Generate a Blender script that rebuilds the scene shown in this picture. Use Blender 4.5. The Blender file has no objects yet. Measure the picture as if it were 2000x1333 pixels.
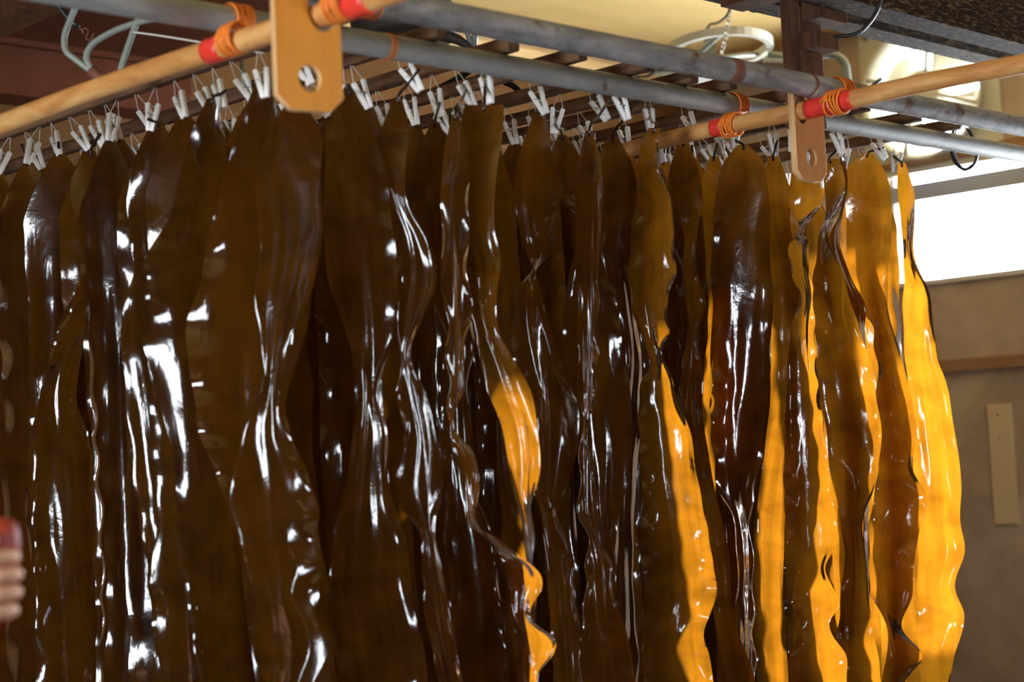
import bpy, bmesh, math, random
import numpy as np
from mathutils import Vector, Matrix, noise

# ------------------------------------------------------------------ camera
sc = bpy.context.scene
COL = sc.collection
FPX, CX, CY = 3317.0, 1000.0, 666.5
YAW, PITCH, ROLL = math.radians(45.97), math.radians(3.67), math.radians(2.72)
FH = np.array([math.cos(YAW), math.sin(YAW), 0.0])
RH = np.array([math.sin(YAW), -math.cos(YAW), 0.0])
ZU = np.array([0.0, 0.0, 1.0])
FW = FH * math.cos(PITCH) + ZU * math.sin(PITCH)
UP0 = ZU * math.cos(PITCH) - FH * math.sin(PITCH)
RT = RH * math.cos(ROLL) - UP0 * math.sin(ROLL)
UPV = UP0 * math.cos(ROLL) + RH * math.sin(ROLL)
EYE = np.array([0.0, 0.0, 1.55])
cam_d = bpy.data.cameras.new('camera')
cam_d.sensor_width = 36.0
cam_d.lens = FPX / 2000.0 * 36.0
cam_d.clip_start = 0.05
cam_d.dof.use_dof = True
cam_d.dof.focus_distance = 4.15
cam_d.dof.aperture_fstop = 2.7
cam = bpy.data.objects.new('camera', cam_d)
COL.objects.link(cam)
M = Matrix.Identity(4)
for i in range(3):
    M[i][0] = RT[i]; M[i][1] = UPV[i]; M[i][2] = -FW[i]; M[i][3] = EYE[i]
cam.matrix_world = M
sc.camera = cam

# ------------------------------------------------------------------ light
sc.view_settings.view_transform = 'Standard'
sc.view_settings.look = 'None'
sc.view_settings.gamma = 1.0
sc.view_settings.use_curve_mapping = False
sc.view_settings.exposure = 0.18
world = bpy.data.worlds.new('sky'); sc.world = world
world.use_nodes = True
bgn = world.node_tree.nodes['Background']
bgn.inputs['Color'].default_value = (0.86, 0.93, 1.0, 1)
bgn.inputs['Strength'].default_value = 44.0
sun_d = bpy.data.lights.new('sun_offscreen', 'SUN')
sun_d.energy = 15.0
sun_d.color = (1.0, 0.93, 0.82)
sun_d.angle = math.radians(0.9)
sun = bpy.data.objects.new('sun_offscreen', sun_d); COL.objects.link(sun)
SUN_DIR = Vector((-1.0, 0.035, -0.25)).normalized()
sun.rotation_euler = SUN_DIR.to_track_quat('-Z', 'Y').to_euler()


def portal(name, loc, direction, sx, sy):
    d = bpy.data.lights.new(name, 'AREA')
    d.shape = 'RECTANGLE'; d.size = sx; d.size_y = sy
    d.cycles.is_portal = True
    o = bpy.data.objects.new(name, d); COL.objects.link(o)
    o.location = loc
    o.rotation_euler = Vector(direction).to_track_quat('-Z', 'Z').to_euler()


XW, YB, XL, YF, ZC = 6.3, 5.2, -1.8, -1.6, 3.33     # room: wall planes and ceiling
WIN = (3.30, 4.12, 2.19, 2.68)                       # high window in the right wall: y0, y1, z0, z1
WIN2 = (2.00, 3.10, 1.50, 2.68)                      # taller window beside it
DOOR = (1.3, 2.3, 1.15, 2.15)                        # window opening in the left wall
FWIN = (1.75, 2.35, 1.45, 2.05)                          # window behind the camera: x0, x1, z0, z1
FANC = (3.88, 2.985)
portal('window_in_view', (XW + 0.02, (WIN[0] + WIN[1]) / 2, (WIN[2] + WIN[3]) / 2), (-1, 0, 0), WIN[1] - WIN[0], WIN[3] - WIN[2])
portal('window_right_offscreen', (XW + 0.02, (WIN2[0] + WIN2[1]) / 2, (WIN2[2] + WIN2[3]) / 2), (-1, 0, 0), WIN2[1] - WIN2[0], WIN2[3] - WIN2[2])
portal('window_left_offscreen', (XL - 0.02, (DOOR[0] + DOOR[1]) / 2, (DOOR[2] + DOOR[3]) / 2), (1, 0, 0), DOOR[1] - DOOR[0], DOOR[3] - DOOR[2])
portal('window_front_offscreen', ((FWIN[0] + FWIN[1]) / 2, YF - 0.02, (FWIN[2] + FWIN[3]) / 2), (0, 1, 0), FWIN[1] - FWIN[0], FWIN[3] - FWIN[2])


# ------------------------------------------------------------------ helpers
def ray(x, y):
    return FW + RT * ((x - CX) / FPX) + UPV * ((CY - y) / FPX)


def on_axis(x, y, ax, v):
    d = ray(x, y); t = (v - EYE[ax]) / d[ax]
    return EYE + d * t


def at_depth(x, y, z):
    d = ray(x, y)
    return EYE + d * (z / float(d @ FH))


def depth_of(P):
    return float((np.array(P) - EYE) @ FH)


def tag(o, label=None, cat=None, group=None, kind=None):
    if label: o['label'] = label
    if cat: o['category'] = cat
    if group: o['group'] = group
    if kind: o['kind'] = kind
    return o


def link(name, me, mat=None, parent=None, smooth=False):
    o = bpy.data.objects.new(name, me)
    COL.objects.link(o)
    if mat is not None and not me.materials:
        me.materials.append(mat)
    if smooth:
        me.polygons.foreach_set('use_smooth', [True] * len(me.polygons))
    if parent is not None:
        o.parent = parent
    return o


def empty(name, loc):
    o = bpy.data.objects.new(name, None)
    COL.objects.link(o); o.location = loc
    o.empty_display_size = 0.05
    return o


def mesh_from(verts, faces, name='mesh'):
    me = bpy.data.meshes.new(name)
    me.from_pydata([tuple(v) for v in verts], [], [tuple(f) for f in faces])
    me.update()
    return me


def bm_to(bm, name='mesh'):
    me = bpy.data.meshes.new(name)
    bmesh.ops.recalc_face_normals(bm, faces=bm.faces)
    bm.to_mesh(me); bm.free()
    return me


def bm_box(bm, lo, hi, bevel=0.0, mat4=None):
    r = bmesh.ops.create_cube(bm, size=1.0)
    vs = r['verts']
    for v in vs:
        v.co = Vector([(lo[i] + hi[i]) / 2 + v.co[i] * (hi[i] - lo[i]) for i in range(3)])
    if bevel > 0:
        es = list({e for v in vs for e in v.link_edges})
        rb = bmesh.ops.bevel(bm, geom=es, offset=bevel, segments=2, affect='EDGES', profile=0.5)
        vs = list({v for f in rb['faces'] for v in f.verts} | {v for v in vs if v.is_valid})
    if mat4 is not None:
        for v in vs:
            v.co = mat4 @ v.co
    return vs


def box_obj(name, lo, hi, mat, parent=None, bevel=0.0):
    bm = bmesh.new(); bm_box(bm, lo, hi, bevel)
    return link(name, bm_to(bm, name), mat, parent)


def tube_geo(pts, rad, seg=10, cap=True, closed=False):
    pts = np.array(pts, float); n = len(pts)
    rad = np.full(n, rad, float) if np.isscalar(rad) else np.array(rad, float)
    if closed:
        tan = np.roll(pts, -1, 0) - np.roll(pts, 1, 0)
    else:
        tan = np.gradient(pts, axis=0)
    tan /= np.linalg.norm(tan, axis=1)[:, None] + 1e-12
    ref = np.array([0, 0, 1.0]) if abs(tan[0][2]) < 0.9 else np.array([1.0, 0, 0])
    nrm = np.cross(tan[0], ref); nrm /= np.linalg.norm(nrm)
    V = []; Fc = []
    for i in range(n):
        nrm = nrm - tan[i] * (nrm @ tan[i]); nrm /= np.linalg.norm(nrm) + 1e-12
        b = np.cross(tan[i], nrm)
        for k in range(seg):
            a = 2 * math.pi * k / seg
            V.append(pts[i] + (nrm * math.cos(a) + b * math.sin(a)) * rad[i])
    m = n if closed else n - 1
    for i in range(m):
        j = (i + 1) % n
        for k in range(seg):
            k2 = (k + 1) % seg
            Fc.append((i * seg + k, i * seg + k2, j * seg + k2, j * seg + k))
    if cap and not closed:
        Fc.append(tuple(range(seg - 1, -1, -1)))
        Fc.append(tuple((n - 1) * seg + k for k in range(seg)))
    return V, Fc


def smooth_path(pts, n=40):
    pts = np.array(pts, float)
    s = np.concatenate([[0], np.cumsum(np.linalg.norm(np.diff(pts, axis=0), axis=1))])
    return hermite(s, pts, np.linspace(0, s[-1], n))


def hermite(x, y, q):
    x = np.array(x, float); y = np.array(y, float)
    m = np.gradient(y, x, axis=0)
    i = np.clip(np.searchsorted(x, q) - 1, 0, len(x) - 2)
    h = (x[i + 1] - x[i]); t = (q - x[i]) / h
    sh = (-1,) + (1,) * (y.ndim - 1)
    t = t.reshape(sh); hh = h.reshape(sh)
    return ((2 * t**3 - 3 * t**2 + 1) * y[i] + (t**3 - 2 * t**2 + t) * hh * m[i]
            + (-2 * t**3 + 3 * t**2) * y[i + 1] + (t**3 - t**2) * hh * m[i + 1])


def tube_obj(name, pts, rad, mat, parent=None, seg=10, smooth_n=0, closed=False):
    if smooth_n: pts = smooth_path(pts, smooth_n)
    v, f = tube_geo(pts, rad, seg, True, closed)
    return link(name, mesh_from(v, f, name), mat, parent, True)


def plate_with_holes(outline, holes, thick):
    """flat plate in local XZ with holes, thickness along Y"""
    cu = bpy.data.curves.new('plate', 'CURVE')
    cu.dimensions = '2D'; cu.fill_mode = 'BOTH'; cu.extrude = thick / 2
    for ring in [outline] + holes:
        sp = cu.splines.new('POLY'); sp.points.add(len(ring) - 1)
        for p, c in zip(sp.points, ring):
            p.co = (c[0], c[1], 0, 1)
        sp.use_cyclic_u = True
    cu.bevel_depth = 0.0008; cu.bevel_resolution = 1; cu.offset = -0.0008
    o = bpy.data.objects.new('tmp_plate', cu); COL.objects.link(o)
    dg = bpy.context.evaluated_depsgraph_get()
    me = bpy.data.meshes.new_from_object(o.evaluated_get(dg))
    bpy.data.objects.remove(o); bpy.data.curves.remove(cu)
    me.transform(Matrix.Rotation(math.pi / 2, 4, 'X'))
    return me


def circle(cx, cy, r, n=40, sx=1.0):
    return [(cx + r * sx * math.cos(2 * math.pi * k / n), cy + r * math.sin(2 * math.pi * k / n)) for k in range(n)]


# ------------------------------------------------------------------ materials
def new_mat(name):
    m = bpy.data.materials.new(name); m.use_nodes = True
    nt = m.node_tree
    b = nt.nodes['Principled BSDF']
    return m, nt, b


def ramp(nt, fac, stops):
    r = nt.nodes.new('ShaderNodeValToRGB')
    el = r.color_ramp.elements
    while len(el) < len(stops): el.new(0.5)
    for e, (p, c) in zip(el, stops):
        e.position = p; e.color = (*c, 1)
    nt.links.new(fac, r.inputs[0])
    return r.outputs[0]


def noise_node(nt, scale=(1, 1, 1), sc_=5.0, detail=4.0, rough=0.6, coord='Object', dist=0.0):
    tc = nt.nodes.new('ShaderNodeTexCoord'); mp = nt.nodes.new('ShaderNodeMapping')
    mp.inputs['Scale'].default_value = scale
    nt.links.new(tc.outputs[coord], mp.inputs[0])
    n = nt.nodes.new('ShaderNodeTexNoise')
    n.inputs['Scale'].default_value = sc_; n.inputs['Detail'].default_value = detail
    n.inputs['Roughness'].default_value = rough; n.inputs['Distortion'].default_value = dist
    nt.links.new(mp.outputs[0], n.inputs['Vector'])
    return n.outputs['Fac']


def bump(nt, b, fac, strength=0.3, dist=0.01):
    n = nt.nodes.new('ShaderNodeBump')
    n.inputs['Strength'].default_value = strength; n.inputs['Distance'].default_value = dist
    nt.links.new(fac, n.inputs['Height']); nt.links.new(n.outputs[0], b.inputs['Normal'])


def simple(name, col, rough=0.5, metal=0.0, spec=0.5):
    m, nt, b = new_mat(name)
    b.inputs['Base Color'].default_value = (*col, 1); b.inputs['Roughness'].default_value = rough
    b.inputs['Metallic'].default_value = metal; b.inputs['Specular IOR Level'].default_value = spec
    return m


def wood(name, dark, light, scale=(1, 1, 1), freq=8.0, rough=0.7, bmp=0.3, mid=None):
    m, nt, b = new_mat(name)
    f = noise_node(nt, scale, freq, 6, 0.65, dist=0.6)
    st = [(0.3, dark), (0.7, light)] if mid is None else [(0.28, dark), (0.5, mid), (0.72, light)]
    nt.links.new(ramp(nt, f, st), b.inputs['Base Color'])
    b.inputs['Roughness'].default_value = rough
    b.inputs['Specular IOR Level'].default_value = 0.12 if rough > 0.65 else 0.4
    bump(nt, b, f, bmp, 0.004)
    return m


M_SLAT = wood('weathered_slat_wood', (0.045, 0.022, 0.012), (0.27, 0.155, 0.088), (14, 1.2, 14), 3.0, 0.85, 0.5)
M_POLE = wood('peeled_pole_wood', (0.38, 0.145, 0.038), (0.78, 0.46, 0.18), (9, 2.2, 9), 2.2, 0.55, 0.2, (0.58, 0.27, 0.080))
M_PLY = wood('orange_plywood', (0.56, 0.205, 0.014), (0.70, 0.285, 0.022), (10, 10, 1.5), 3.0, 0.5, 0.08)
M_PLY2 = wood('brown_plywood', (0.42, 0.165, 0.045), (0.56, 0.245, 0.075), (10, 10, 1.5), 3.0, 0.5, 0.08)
M_PLYEDGE = wood('plywood_edge', (0.55, 0.30, 0.12), (0.85, 0.55, 0.28), (60, 60, 3), 2.0, 0.6, 0.1)
M_BEAM = wood('dark_beam_wood', (0.010, 0.005, 0.003), (0.26, 0.185, 0.10), (7, 26, 26), 5.0, 0.85, 0.8, (0.030, 0.014, 0.008))
M_POST = wood('brown_post_wood', (0.040, 0.016, 0.008), (0.16, 0.065, 0.028), (16, 16, 1.4), 2.0, 0.55, 0.3)
M_BATTEN = wood('pale_batten_wood', (0.55, 0.36, 0.16), (0.80, 0.58, 0.28), (1.2, 14, 14), 2.0, 0.6, 0.1)
M_RAIL = wood('rail_wood', (0.24, 0.12, 0.065), (0.42, 0.24, 0.13), (14, 1.2, 14), 2.0, 0.7, 0.2)
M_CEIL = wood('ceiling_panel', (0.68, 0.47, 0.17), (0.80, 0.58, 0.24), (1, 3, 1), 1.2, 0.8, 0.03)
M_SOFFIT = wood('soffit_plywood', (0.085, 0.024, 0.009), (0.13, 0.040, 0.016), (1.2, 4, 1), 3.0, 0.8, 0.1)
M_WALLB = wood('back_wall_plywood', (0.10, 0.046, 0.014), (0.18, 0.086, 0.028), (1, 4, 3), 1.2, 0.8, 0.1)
M_FLOOR = wood('wet_concrete_floor', (0.07, 0.055, 0.045), (0.13, 0.11, 0.09), (1, 1, 1), 2.0, 0.35, 0.1)


def wall_mat():
    m, nt, b = new_mat('stained_board_wall')
    f = noise_node(nt, (1, 1, 1), 2.2, 7, 0.62, dist=0.3)
    c = ramp(nt, f, [(0.25, (0.27, 0.19, 0.14)), (0.5, (0.44, 0.34, 0.255)), (0.8, (0.62, 0.50, 0.40))])
    f2 = noise_node(nt, (1, 1, 1), 60, 2, 0.5)
    c2 = ramp(nt, f2, [(0.70, (0, 0, 0)), (0.76, (1, 1, 1))])
    mx = nt.nodes.new('ShaderNodeMix'); mx.data_type = 'RGBA'
    nt.links.new(c2, mx.inputs['Factor']); nt.links.new(c, mx.inputs['A'])
    mx.inputs['B'].default_value = (0.55, 0.47, 0.38, 1)
    nt.links.new(mx.outputs['Result'], b.inputs['Base Color'])
    b.inputs['Roughness'].default_value = 0.7
    bump(nt, b, f, 0.2, 0.01)
    return m


M_WALL = wall_mat()


def pipe_mat(name, a, bcol, c, rustamt):
    m, nt, b = new_mat(name)
    f = noise_node(nt, (2, 6, 6), 5.0, 7, 0.7, dist=0.4)
    col = ramp(nt, f, [(0.28, a), (0.5, bcol), (0.72, c)])
    f2 = noise_node(nt, (3, 3, 3), 4.0, 4, 0.6)
    k = ramp(nt, f2, [(0.62 - rustamt, (0, 0, 0)), (0.70 - rustamt, (1, 1, 1))])
    mx = nt.nodes.new('ShaderNodeMix'); mx.data_type = 'RGBA'
    nt.links.new(k, mx.inputs['Factor']); nt.links.new(col, mx.inputs['A'])
    mx.inputs['B'].default_value = (0.13, 0.065, 0.040, 1)
    nt.links.new(mx.outputs['Result'], b.inputs['Base Color'])
    b.inputs['Roughness'].default_value = 0.5; b.inputs['Metallic'].default_value = 0.35
    bump(nt, b, f, 0.25, 0.002)
    return m


M_PIPE_OLD = pipe_mat('rusty_galvanised_pipe', (0.13, 0.13, 0.14), (0.27, 0.27, 0.28), (0.46, 0.46, 0.47), 0.04)
M_PIPE = pipe_mat('galvanised_pipe', (0.25, 0.26, 0.26), (0.34, 0.35, 0.35), (0.44, 0.45, 0.44), -0.06)
M_RUST = simple('rust_band', (0.16, 0.055, 0.03), 0.7)
M_RED = simple('red_tape', (0.75, 0.045, 0.03), 0.35)
M_ORANGE = simple('orange_string', (0.85, 0.22, 0.02), 0.6)
M_ORANGE_OLD = simple('faded_orange_string', (0.45, 0.14, 0.03), 0.7)
M_WHITE = simple('white_plastic', (0.90, 0.89, 0.87), 0.35)
M_CORD = simple('white_cord', (0.62, 0.59, 0.54), 0.8)
M_SPRING = simple('spring_steel', (0.55, 0.55, 0.55), 0.25, 1.0)
M_BLACK = simple('black_rubber', (0.012, 0.012, 0.013), 0.4)
M_TUBE = simple('grey_green_tube', (0.22, 0.245, 0.225), 0.4)
M_CREAM = simple('cream_painted_metal', (0.62, 0.60, 0.50), 0.4)
M_GREYBOX = simple('grey_enamel', (0.26, 0.26, 0.24), 0.5)
M_DARK = simple('dark_duct', (0.030, 0.022, 0.016), 0.6)
M_CHAIN = simple('chain_steel', (0.55, 0.52, 0.42), 0.35, 0.9)
M_MULLION = simple('grey_window_bar', (0.36, 0.39, 0.50), 0.5)
M_SKIN = simple('skin', (0.62, 0.34, 0.22), 0.5)
M_SLEEVE = simple('dark_sleeve', (0.02, 0.02, 0.022), 0.8)
M_REDGRIP = simple('red_rubber_grip', (0.30, 0.03, 0.012), 0.5)
M_FRAMEW = simple('white_window_frame', (0.7, 0.68, 0.64), 0.5)
M_STRIP = simple('pale_tan_board', (0.66, 0.52, 0.34), 0.7)


def glass_mat():
    m, nt, b = new_mat('clear_bulb_glass')
    b.inputs['Transmission Weight'].default_value = 1.0
    b.inputs['Roughness'].default_value = 0.02; b.inputs['IOR'].default_value = 1.3
    return m


M_GLASS = glass_mat()


def kelp_mat(name, body, trans, tmix, rib):
    m, nt, b = new_mat(name)
    uv = nt.nodes.new('ShaderNodeUVMap'); uv.uv_map = 'blade'
    info = nt.nodes.new('ShaderNodeObjectInfo')
    add = nt.nodes.new('ShaderNodeVectorMath'); add.operation = 'ADD'
    cmb = nt.nodes.new('ShaderNodeCombineXYZ')
    mul = nt.nodes.new('ShaderNodeMath'); mul.operation = 'MULTIPLY'; mul.inputs[1].default_value = 37.0
    nt.links.new(info.outputs['Random'], mul.inputs[0])
    nt.links.new(mul.outputs[0], cmb.inputs[0]); nt.links.new(mul.outputs[0], cmb.inputs[1])
    nt.links.new(uv.outputs[0], add.inputs[0]); nt.links.new(cmb.outputs[0], add.inputs[1])

    def nz(sx, sy, scale, det, rough=0.55):
        mp = nt.nodes.new('ShaderNodeMapping'); mp.inputs['Scale'].default_value = (sx, sy, 1)
        nt.links.new(add.outputs[0], mp.inputs[0])
        n = nt.nodes.new('ShaderNodeTexNoise'); n.inputs['Scale'].default_value = scale
        n.inputs['Detail'].default_value = det; n.inputs['Roughness'].default_value = rough; n.inputs['Distortion'].default_value = 0.5
        nt.links.new(mp.outputs[0], n.inputs['Vector'])
        return n.outputs['Fac']

    streak = nz(60, 3.0, 1.0, 4)          # lengthwise streaks
    blot = nz(12, 12, 1.0, 4)             # broad blotches
    fine = nz(45, 18, 1.0, 3)
    v = nt.nodes.new('ShaderNodeMath'); v.operation = 'MULTIPLY_ADD'
    nt.links.new(streak, v.inputs[0]); v.inputs[1].default_value = 0.45; nt.links.new(blot, v.inputs[2])
    vv = nt.nodes.new('ShaderNodeMath'); vv.operation = 'MULTIPLY_ADD'
    nt.links.new(info.outputs['Random'], vv.inputs[0]); vv.inputs[1].default_value = 0.22; nt.links.new(v.outputs[0], vv.inputs[2])
    tcol = ramp(nt, vv.outputs[0], [(0.48, tuple(c * 0.45 for c in trans)), (0.72, tuple(c * 0.85 for c in trans)), (0.98, tuple(min(1.0, c * 1.25) for c in trans))])
    bcol = ramp(nt, vv.outputs[0], [(0.50, tuple(c * 0.6 for c in body)), (0.95, tuple(c * 1.25 for c in body))])
    nt.links.new(bcol, b.inputs['Base Color'])
    b.inputs['Roughness'].default_value = 0.13
    b.inputs['IOR'].default_value = 1.42
    b.inputs['Specular IOR Level'].default_value = 0.5
    tr = nt.nodes.new('ShaderNodeBsdfTranslucent')
    nt.links.new(tcol, tr.inputs['Color'])
    mix = nt.nodes.new('ShaderNodeMixShader')
    mix.inputs[0].default_value = tmix
    # thick midrib lets less light through than the thin margins
    sep = nt.nodes.new('ShaderNodeSeparateXYZ'); nt.links.new(uv.outputs[0], sep.inputs[0])
    gl = nt.nodes.new('ShaderNodeBsdfGlossy'); gl.inputs['Roughness'].default_value = 0.10
    gl.inputs['Color'].default_value = (1, 1, 1, 1)
    fr = nt.nodes.new('ShaderNodeFresnel'); fr.inputs['IOR'].default_value = 1.42
    bm_ = nt.nodes.new('ShaderNodeBump'); bm_.inputs['Strength'].default_value = 0.24; bm_.inputs['Distance'].default_value = 0.004
    h = nt.nodes.new('ShaderNodeMath'); h.operation = 'MULTIPLY_ADD'
    nt.links.new(fine, h.inputs[0]); h.inputs[1].default_value = 0.5
    h2 = nt.nodes.new('ShaderNodeMath'); h2.operation = 'MULTIPLY_ADD'
    nt.links.new(streak, h2.inputs[0]); h2.inputs[1].default_value = 0.2; nt.links.new(blot, h2.inputs[2])
    nt.links.new(h2.outputs[0], h.inputs[2])
    nt.links.new(h.outputs[0], bm_.inputs['Height'])
    for n_ in (b, gl, fr):
        nt.links.new(bm_.outputs[0], n_.inputs['Normal'])
    b.inputs['Specular IOR Level'].default_value = 0.0
    nt.links.new(b.outputs[0], mix.inputs[1]); nt.links.new(tr.outputs[0], mix.inputs[2])
    top = nt.nodes.new('ShaderNodeMixShader')
    nt.links.new(fr.outputs[0], top.inputs[0])
    nt.links.new(mix.outputs[0], top.inputs[1]); nt.links.new(gl.outputs[0], top.inputs[2])
    nt.links.new(top.outputs[0], nt.nodes['Material Output'].inputs['Surface'])
    return m


M_KELP = kelp_mat('wet_kelp', (0.022, 0.0088, 0.0019), (0.40, 0.152, 0.0065), 0.42, 0.4)
M_STIPE = simple('dark_stipe', (0.022, 0.008, 0.004), 0.15)

# ------------------------------------------------------------------ the room


def wall_boxes(name, boxes, mat, parent=None):
    bm = bmesh.new()
    for lo, hi in boxes: bm_box(bm, lo, hi)
    o = link(name, bm_to(bm, name), mat, parent)
    if parent is None: o['kind'] = 'structure'
    return o


T = 0.10
FO = 0.27      # half size of the fan's opening
FY, FZ = FANC
ztop = ZC + 0.02
wall_boxes('floor', [((XL - T, YF - T, -0.1), (XW + T, YB + T, 0))], M_FLOOR)
wall_boxes('ceiling', [((XL - T, YF - T, ZC), (XW + T, YB + T, ZC + 0.1))], M_CEIL)
wall_boxes('wall_back', [((XL, YB, 0), (XW, YB + T, ztop))], M_WALLB)
w0, w1, wz0, wz1 = WIN
v0, v1, vz0, vz1 = WIN2
wall_boxes('wall_right', [
    ((XW, YF, 0), (XW + T, v0, ztop)),
    ((XW, v0, 0), (XW + T, v1, vz0)), ((XW, v0, vz1), (XW + T, v1, ztop)),
    ((XW, v1, 0), (XW + T, w0, ztop)),
    ((XW, w0, 0), (XW + T, w1, wz0)), ((XW, w0, wz1), (XW + T, FY - FO, ztop)),
    ((XW, FY - FO, wz1), (XW + T, w1, FZ - FO)), ((XW, FY - FO, FZ + FO), (XW + T, FY + FO, ztop)),
    ((XW, w1, 0), (XW + T, FY + FO, FZ - FO)),
    ((XW, FY + FO, 0), (XW + T, YB, ztop))], M_WALL)
d0, d1, dz0, dz1 = DOOR
wall_boxes('wall_left', [
    ((XL - T, YF, 0), (XL, d0, ztop)), ((XL - T, d1, 0), (XL, YB, ztop)),
    ((XL - T, d0, 0), (XL, d1, dz0)), ((XL - T, d0, dz1), (XL, d1, ztop))], M_SOFFIT)
f0, f1, fz0, fz1 = FWIN
wall_boxes('wall_front', [
    ((XL, YF - T, 0), (f0, YF, ztop)), ((f1, YF - T, 0), (XW, YF, ztop)),
    ((f0, YF - T, 0), (f1, YF, fz0)), ((f0, YF - T, fz1), (f1, YF, ztop))], M_SOFFIT)
# lowered dark plywood ceiling over the left part and its beam along the back wall
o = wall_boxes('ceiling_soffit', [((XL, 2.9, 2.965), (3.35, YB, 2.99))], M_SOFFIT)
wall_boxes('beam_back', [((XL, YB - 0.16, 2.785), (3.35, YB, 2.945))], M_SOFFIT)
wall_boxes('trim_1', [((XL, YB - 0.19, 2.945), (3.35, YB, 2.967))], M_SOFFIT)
# pale cornice battens where ceiling and back wall meet
wall_boxes('trim_2', [((3.35, YB - 0.10, 3.285), (XW, YB, 3.332))], M_BATTEN)
wall_boxes('trim_3', [((3.35, YB - 0.05, 3.20), (XW, YB, 3.285))], M_BATTEN)
# the window in view: frame boards, grey transom bar, sill
wn = wall_boxes('window_1', [((XW - 0.03, w0 - 0.03, wz1), (XW + T, FY - FO - 0.05, wz1 + 0.045)),
                             ((XW - 0.03, FY - FO - 0.05, wz1), (XW + T, w1 + 0.12, wz1 + 0.03))], M_RAIL)
box_obj('transom_bar', (XW + 0.01, w0 - 0.02, 2.535), (XW + 0.08, w1 + 0.02, 2.61), M_MULLION, wn)
box_obj('window_sill', (XW - 0.015, w0 - 0.05, wz0 - 0.022), (XW + T, w1 + 0.02, wz0), M_FRAMEW, wn)
box_obj('window_jamb', (XW + 0.02, w1 - 0.02, wz0), (XW + 0.09, w1 + 0.01, wz1), M_FRAMEW, wn)
wn2 = wall_boxes('window_2', [((XW - 0.03, v0 - 0.04, vz1), (XW + T, v1 + 0.04, vz1 + 0.04)),
                              ((XW - 0.03, v0 - 0.04, vz0 - 0.04), (XW + T, v1 + 0.04, vz0))], M_RAIL)
# rail, pale board and nails on the wall below
wall_boxes('trim_4', [((XW - 0.025, 3.0, 1.793), (XW, 4.75, 1.842))], M_RAIL)
o = box_obj('wall_strip', (XW - 0.012, 3.592, 1.150), (XW + 0.002, 3.702, 1.642), M_STRIP, None, 0.003)
tag(o, 'pale tan vertical board fixed flat to the stained brown wall', 'board')
for y, z in [(3.655, 1.60), (3.655, 1.50)]:
    bm = bmesh.new(); bmesh.ops.create_cone(bm, cap_ends=True, segments=8, radius1=0.005, radius2=0.003, depth=0.004)
    n_ = link('nail_head', bm_to(bm), M_RUST, o)
    n_.matrix_local = Matrix.Translation((XW - 0.013, y, z)) @ Matrix.Rotation(-math.pi / 2, 4, 'Y')

# beams over the rack
b_ = box_obj('roof_beam', (2.2, 2.10, 2.500), (XW, 2.175, 2.80), M_BEAM)
tag(b_, 'heavy dark timber roof beam with furry lit underside, crossing above the pole joint', 'beam')
b_ = box_obj('roof_beam', (2.2, 2.45, 2.598), (XW, 2.525, 2.82), M_BEAM)
tag(b_, 'second dark timber roof beam running to the wall above the wall fan', 'beam')
wall_boxes('beam_tie', [((2.2, 2.0, 2.79), (2.3, 5.1, 2.95))], M_POST)

# hanging post with its blocks
pr = empty('hanging_post', (3.11, 2.24, 2.24))
tag(pr, 'brown square hanging post with bolted blocks behind the narrow holed plank', 'post')


def child_box(name, lo, hi, mat, root, bevel=0.002):
    L = root.location
    return box_obj(name, [lo[i] - L[i] for i in range(3)], [hi[i] - L[i] for i in range(3)], mat, root, bevel)


child_box('shaft', (3.088, 2.222, 2.24), (3.170, 2.274, 3.0), M_POST, pr)
child_box('block', (3.098, 2.1755, 2.476), (3.208, 2.240, 2.72), M_POST, pr)
child_box('block', (3.098, 2.268, 2.56), (3.180, 2.451, 2.72), M_POST, pr)
child_box('cleat', (3.085, 2.180, 2.410), (3.175, 2.224, 2.448), M_POST, pr)

# ------------------------------------------------------------------ pipes and poles
ZP = 2.336


def pipe(label, y, z, x0, x1, mat, r=0.0243):
    xs = np.linspace(x0, x1, 24)
    o = tube_obj('steel_pipe', [(x, y, z) for x in xs], r, mat, None, 28)
    return tag(o, label, 'pipe')


p_low = pipe('smooth grey galvanised pipe carrying the wooden slats', 2.467, ZP, 0.2, 6.2, M_PIPE)
p_up = pipe('mottled rusty grey pipe tied above the two wooden poles, nearer than the slats', 2.18, 2.318, 0.2, 6.2, M_PIPE_OLD, 0.0255)


def band(parent, x, w, y, z, r, mat, name='rust_band'):
    return tube_obj(name, [(x, y, z), (x + w / 2, y, z), (x + w, y, z)], r, mat, parent, 24)


P = on_axis(1425, 122, 1, 2.18); band(p_up, P[0] - 0.012, 0.034, 2.18, 2.318, 0.0262, M_RUST)
P = on_axis(1575, 160, 1, 2.18); band(p_up, P[0], 0.012, 2.18, 2.318, 0.0260, M_RUST)
P = on_axis(757, 95, 1, 2.467); band(p_low, P[0] - 0.008, 0.016, 2.467, ZP, 0.0258, M_ORANGE_OLD, 'string_wrap')


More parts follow.
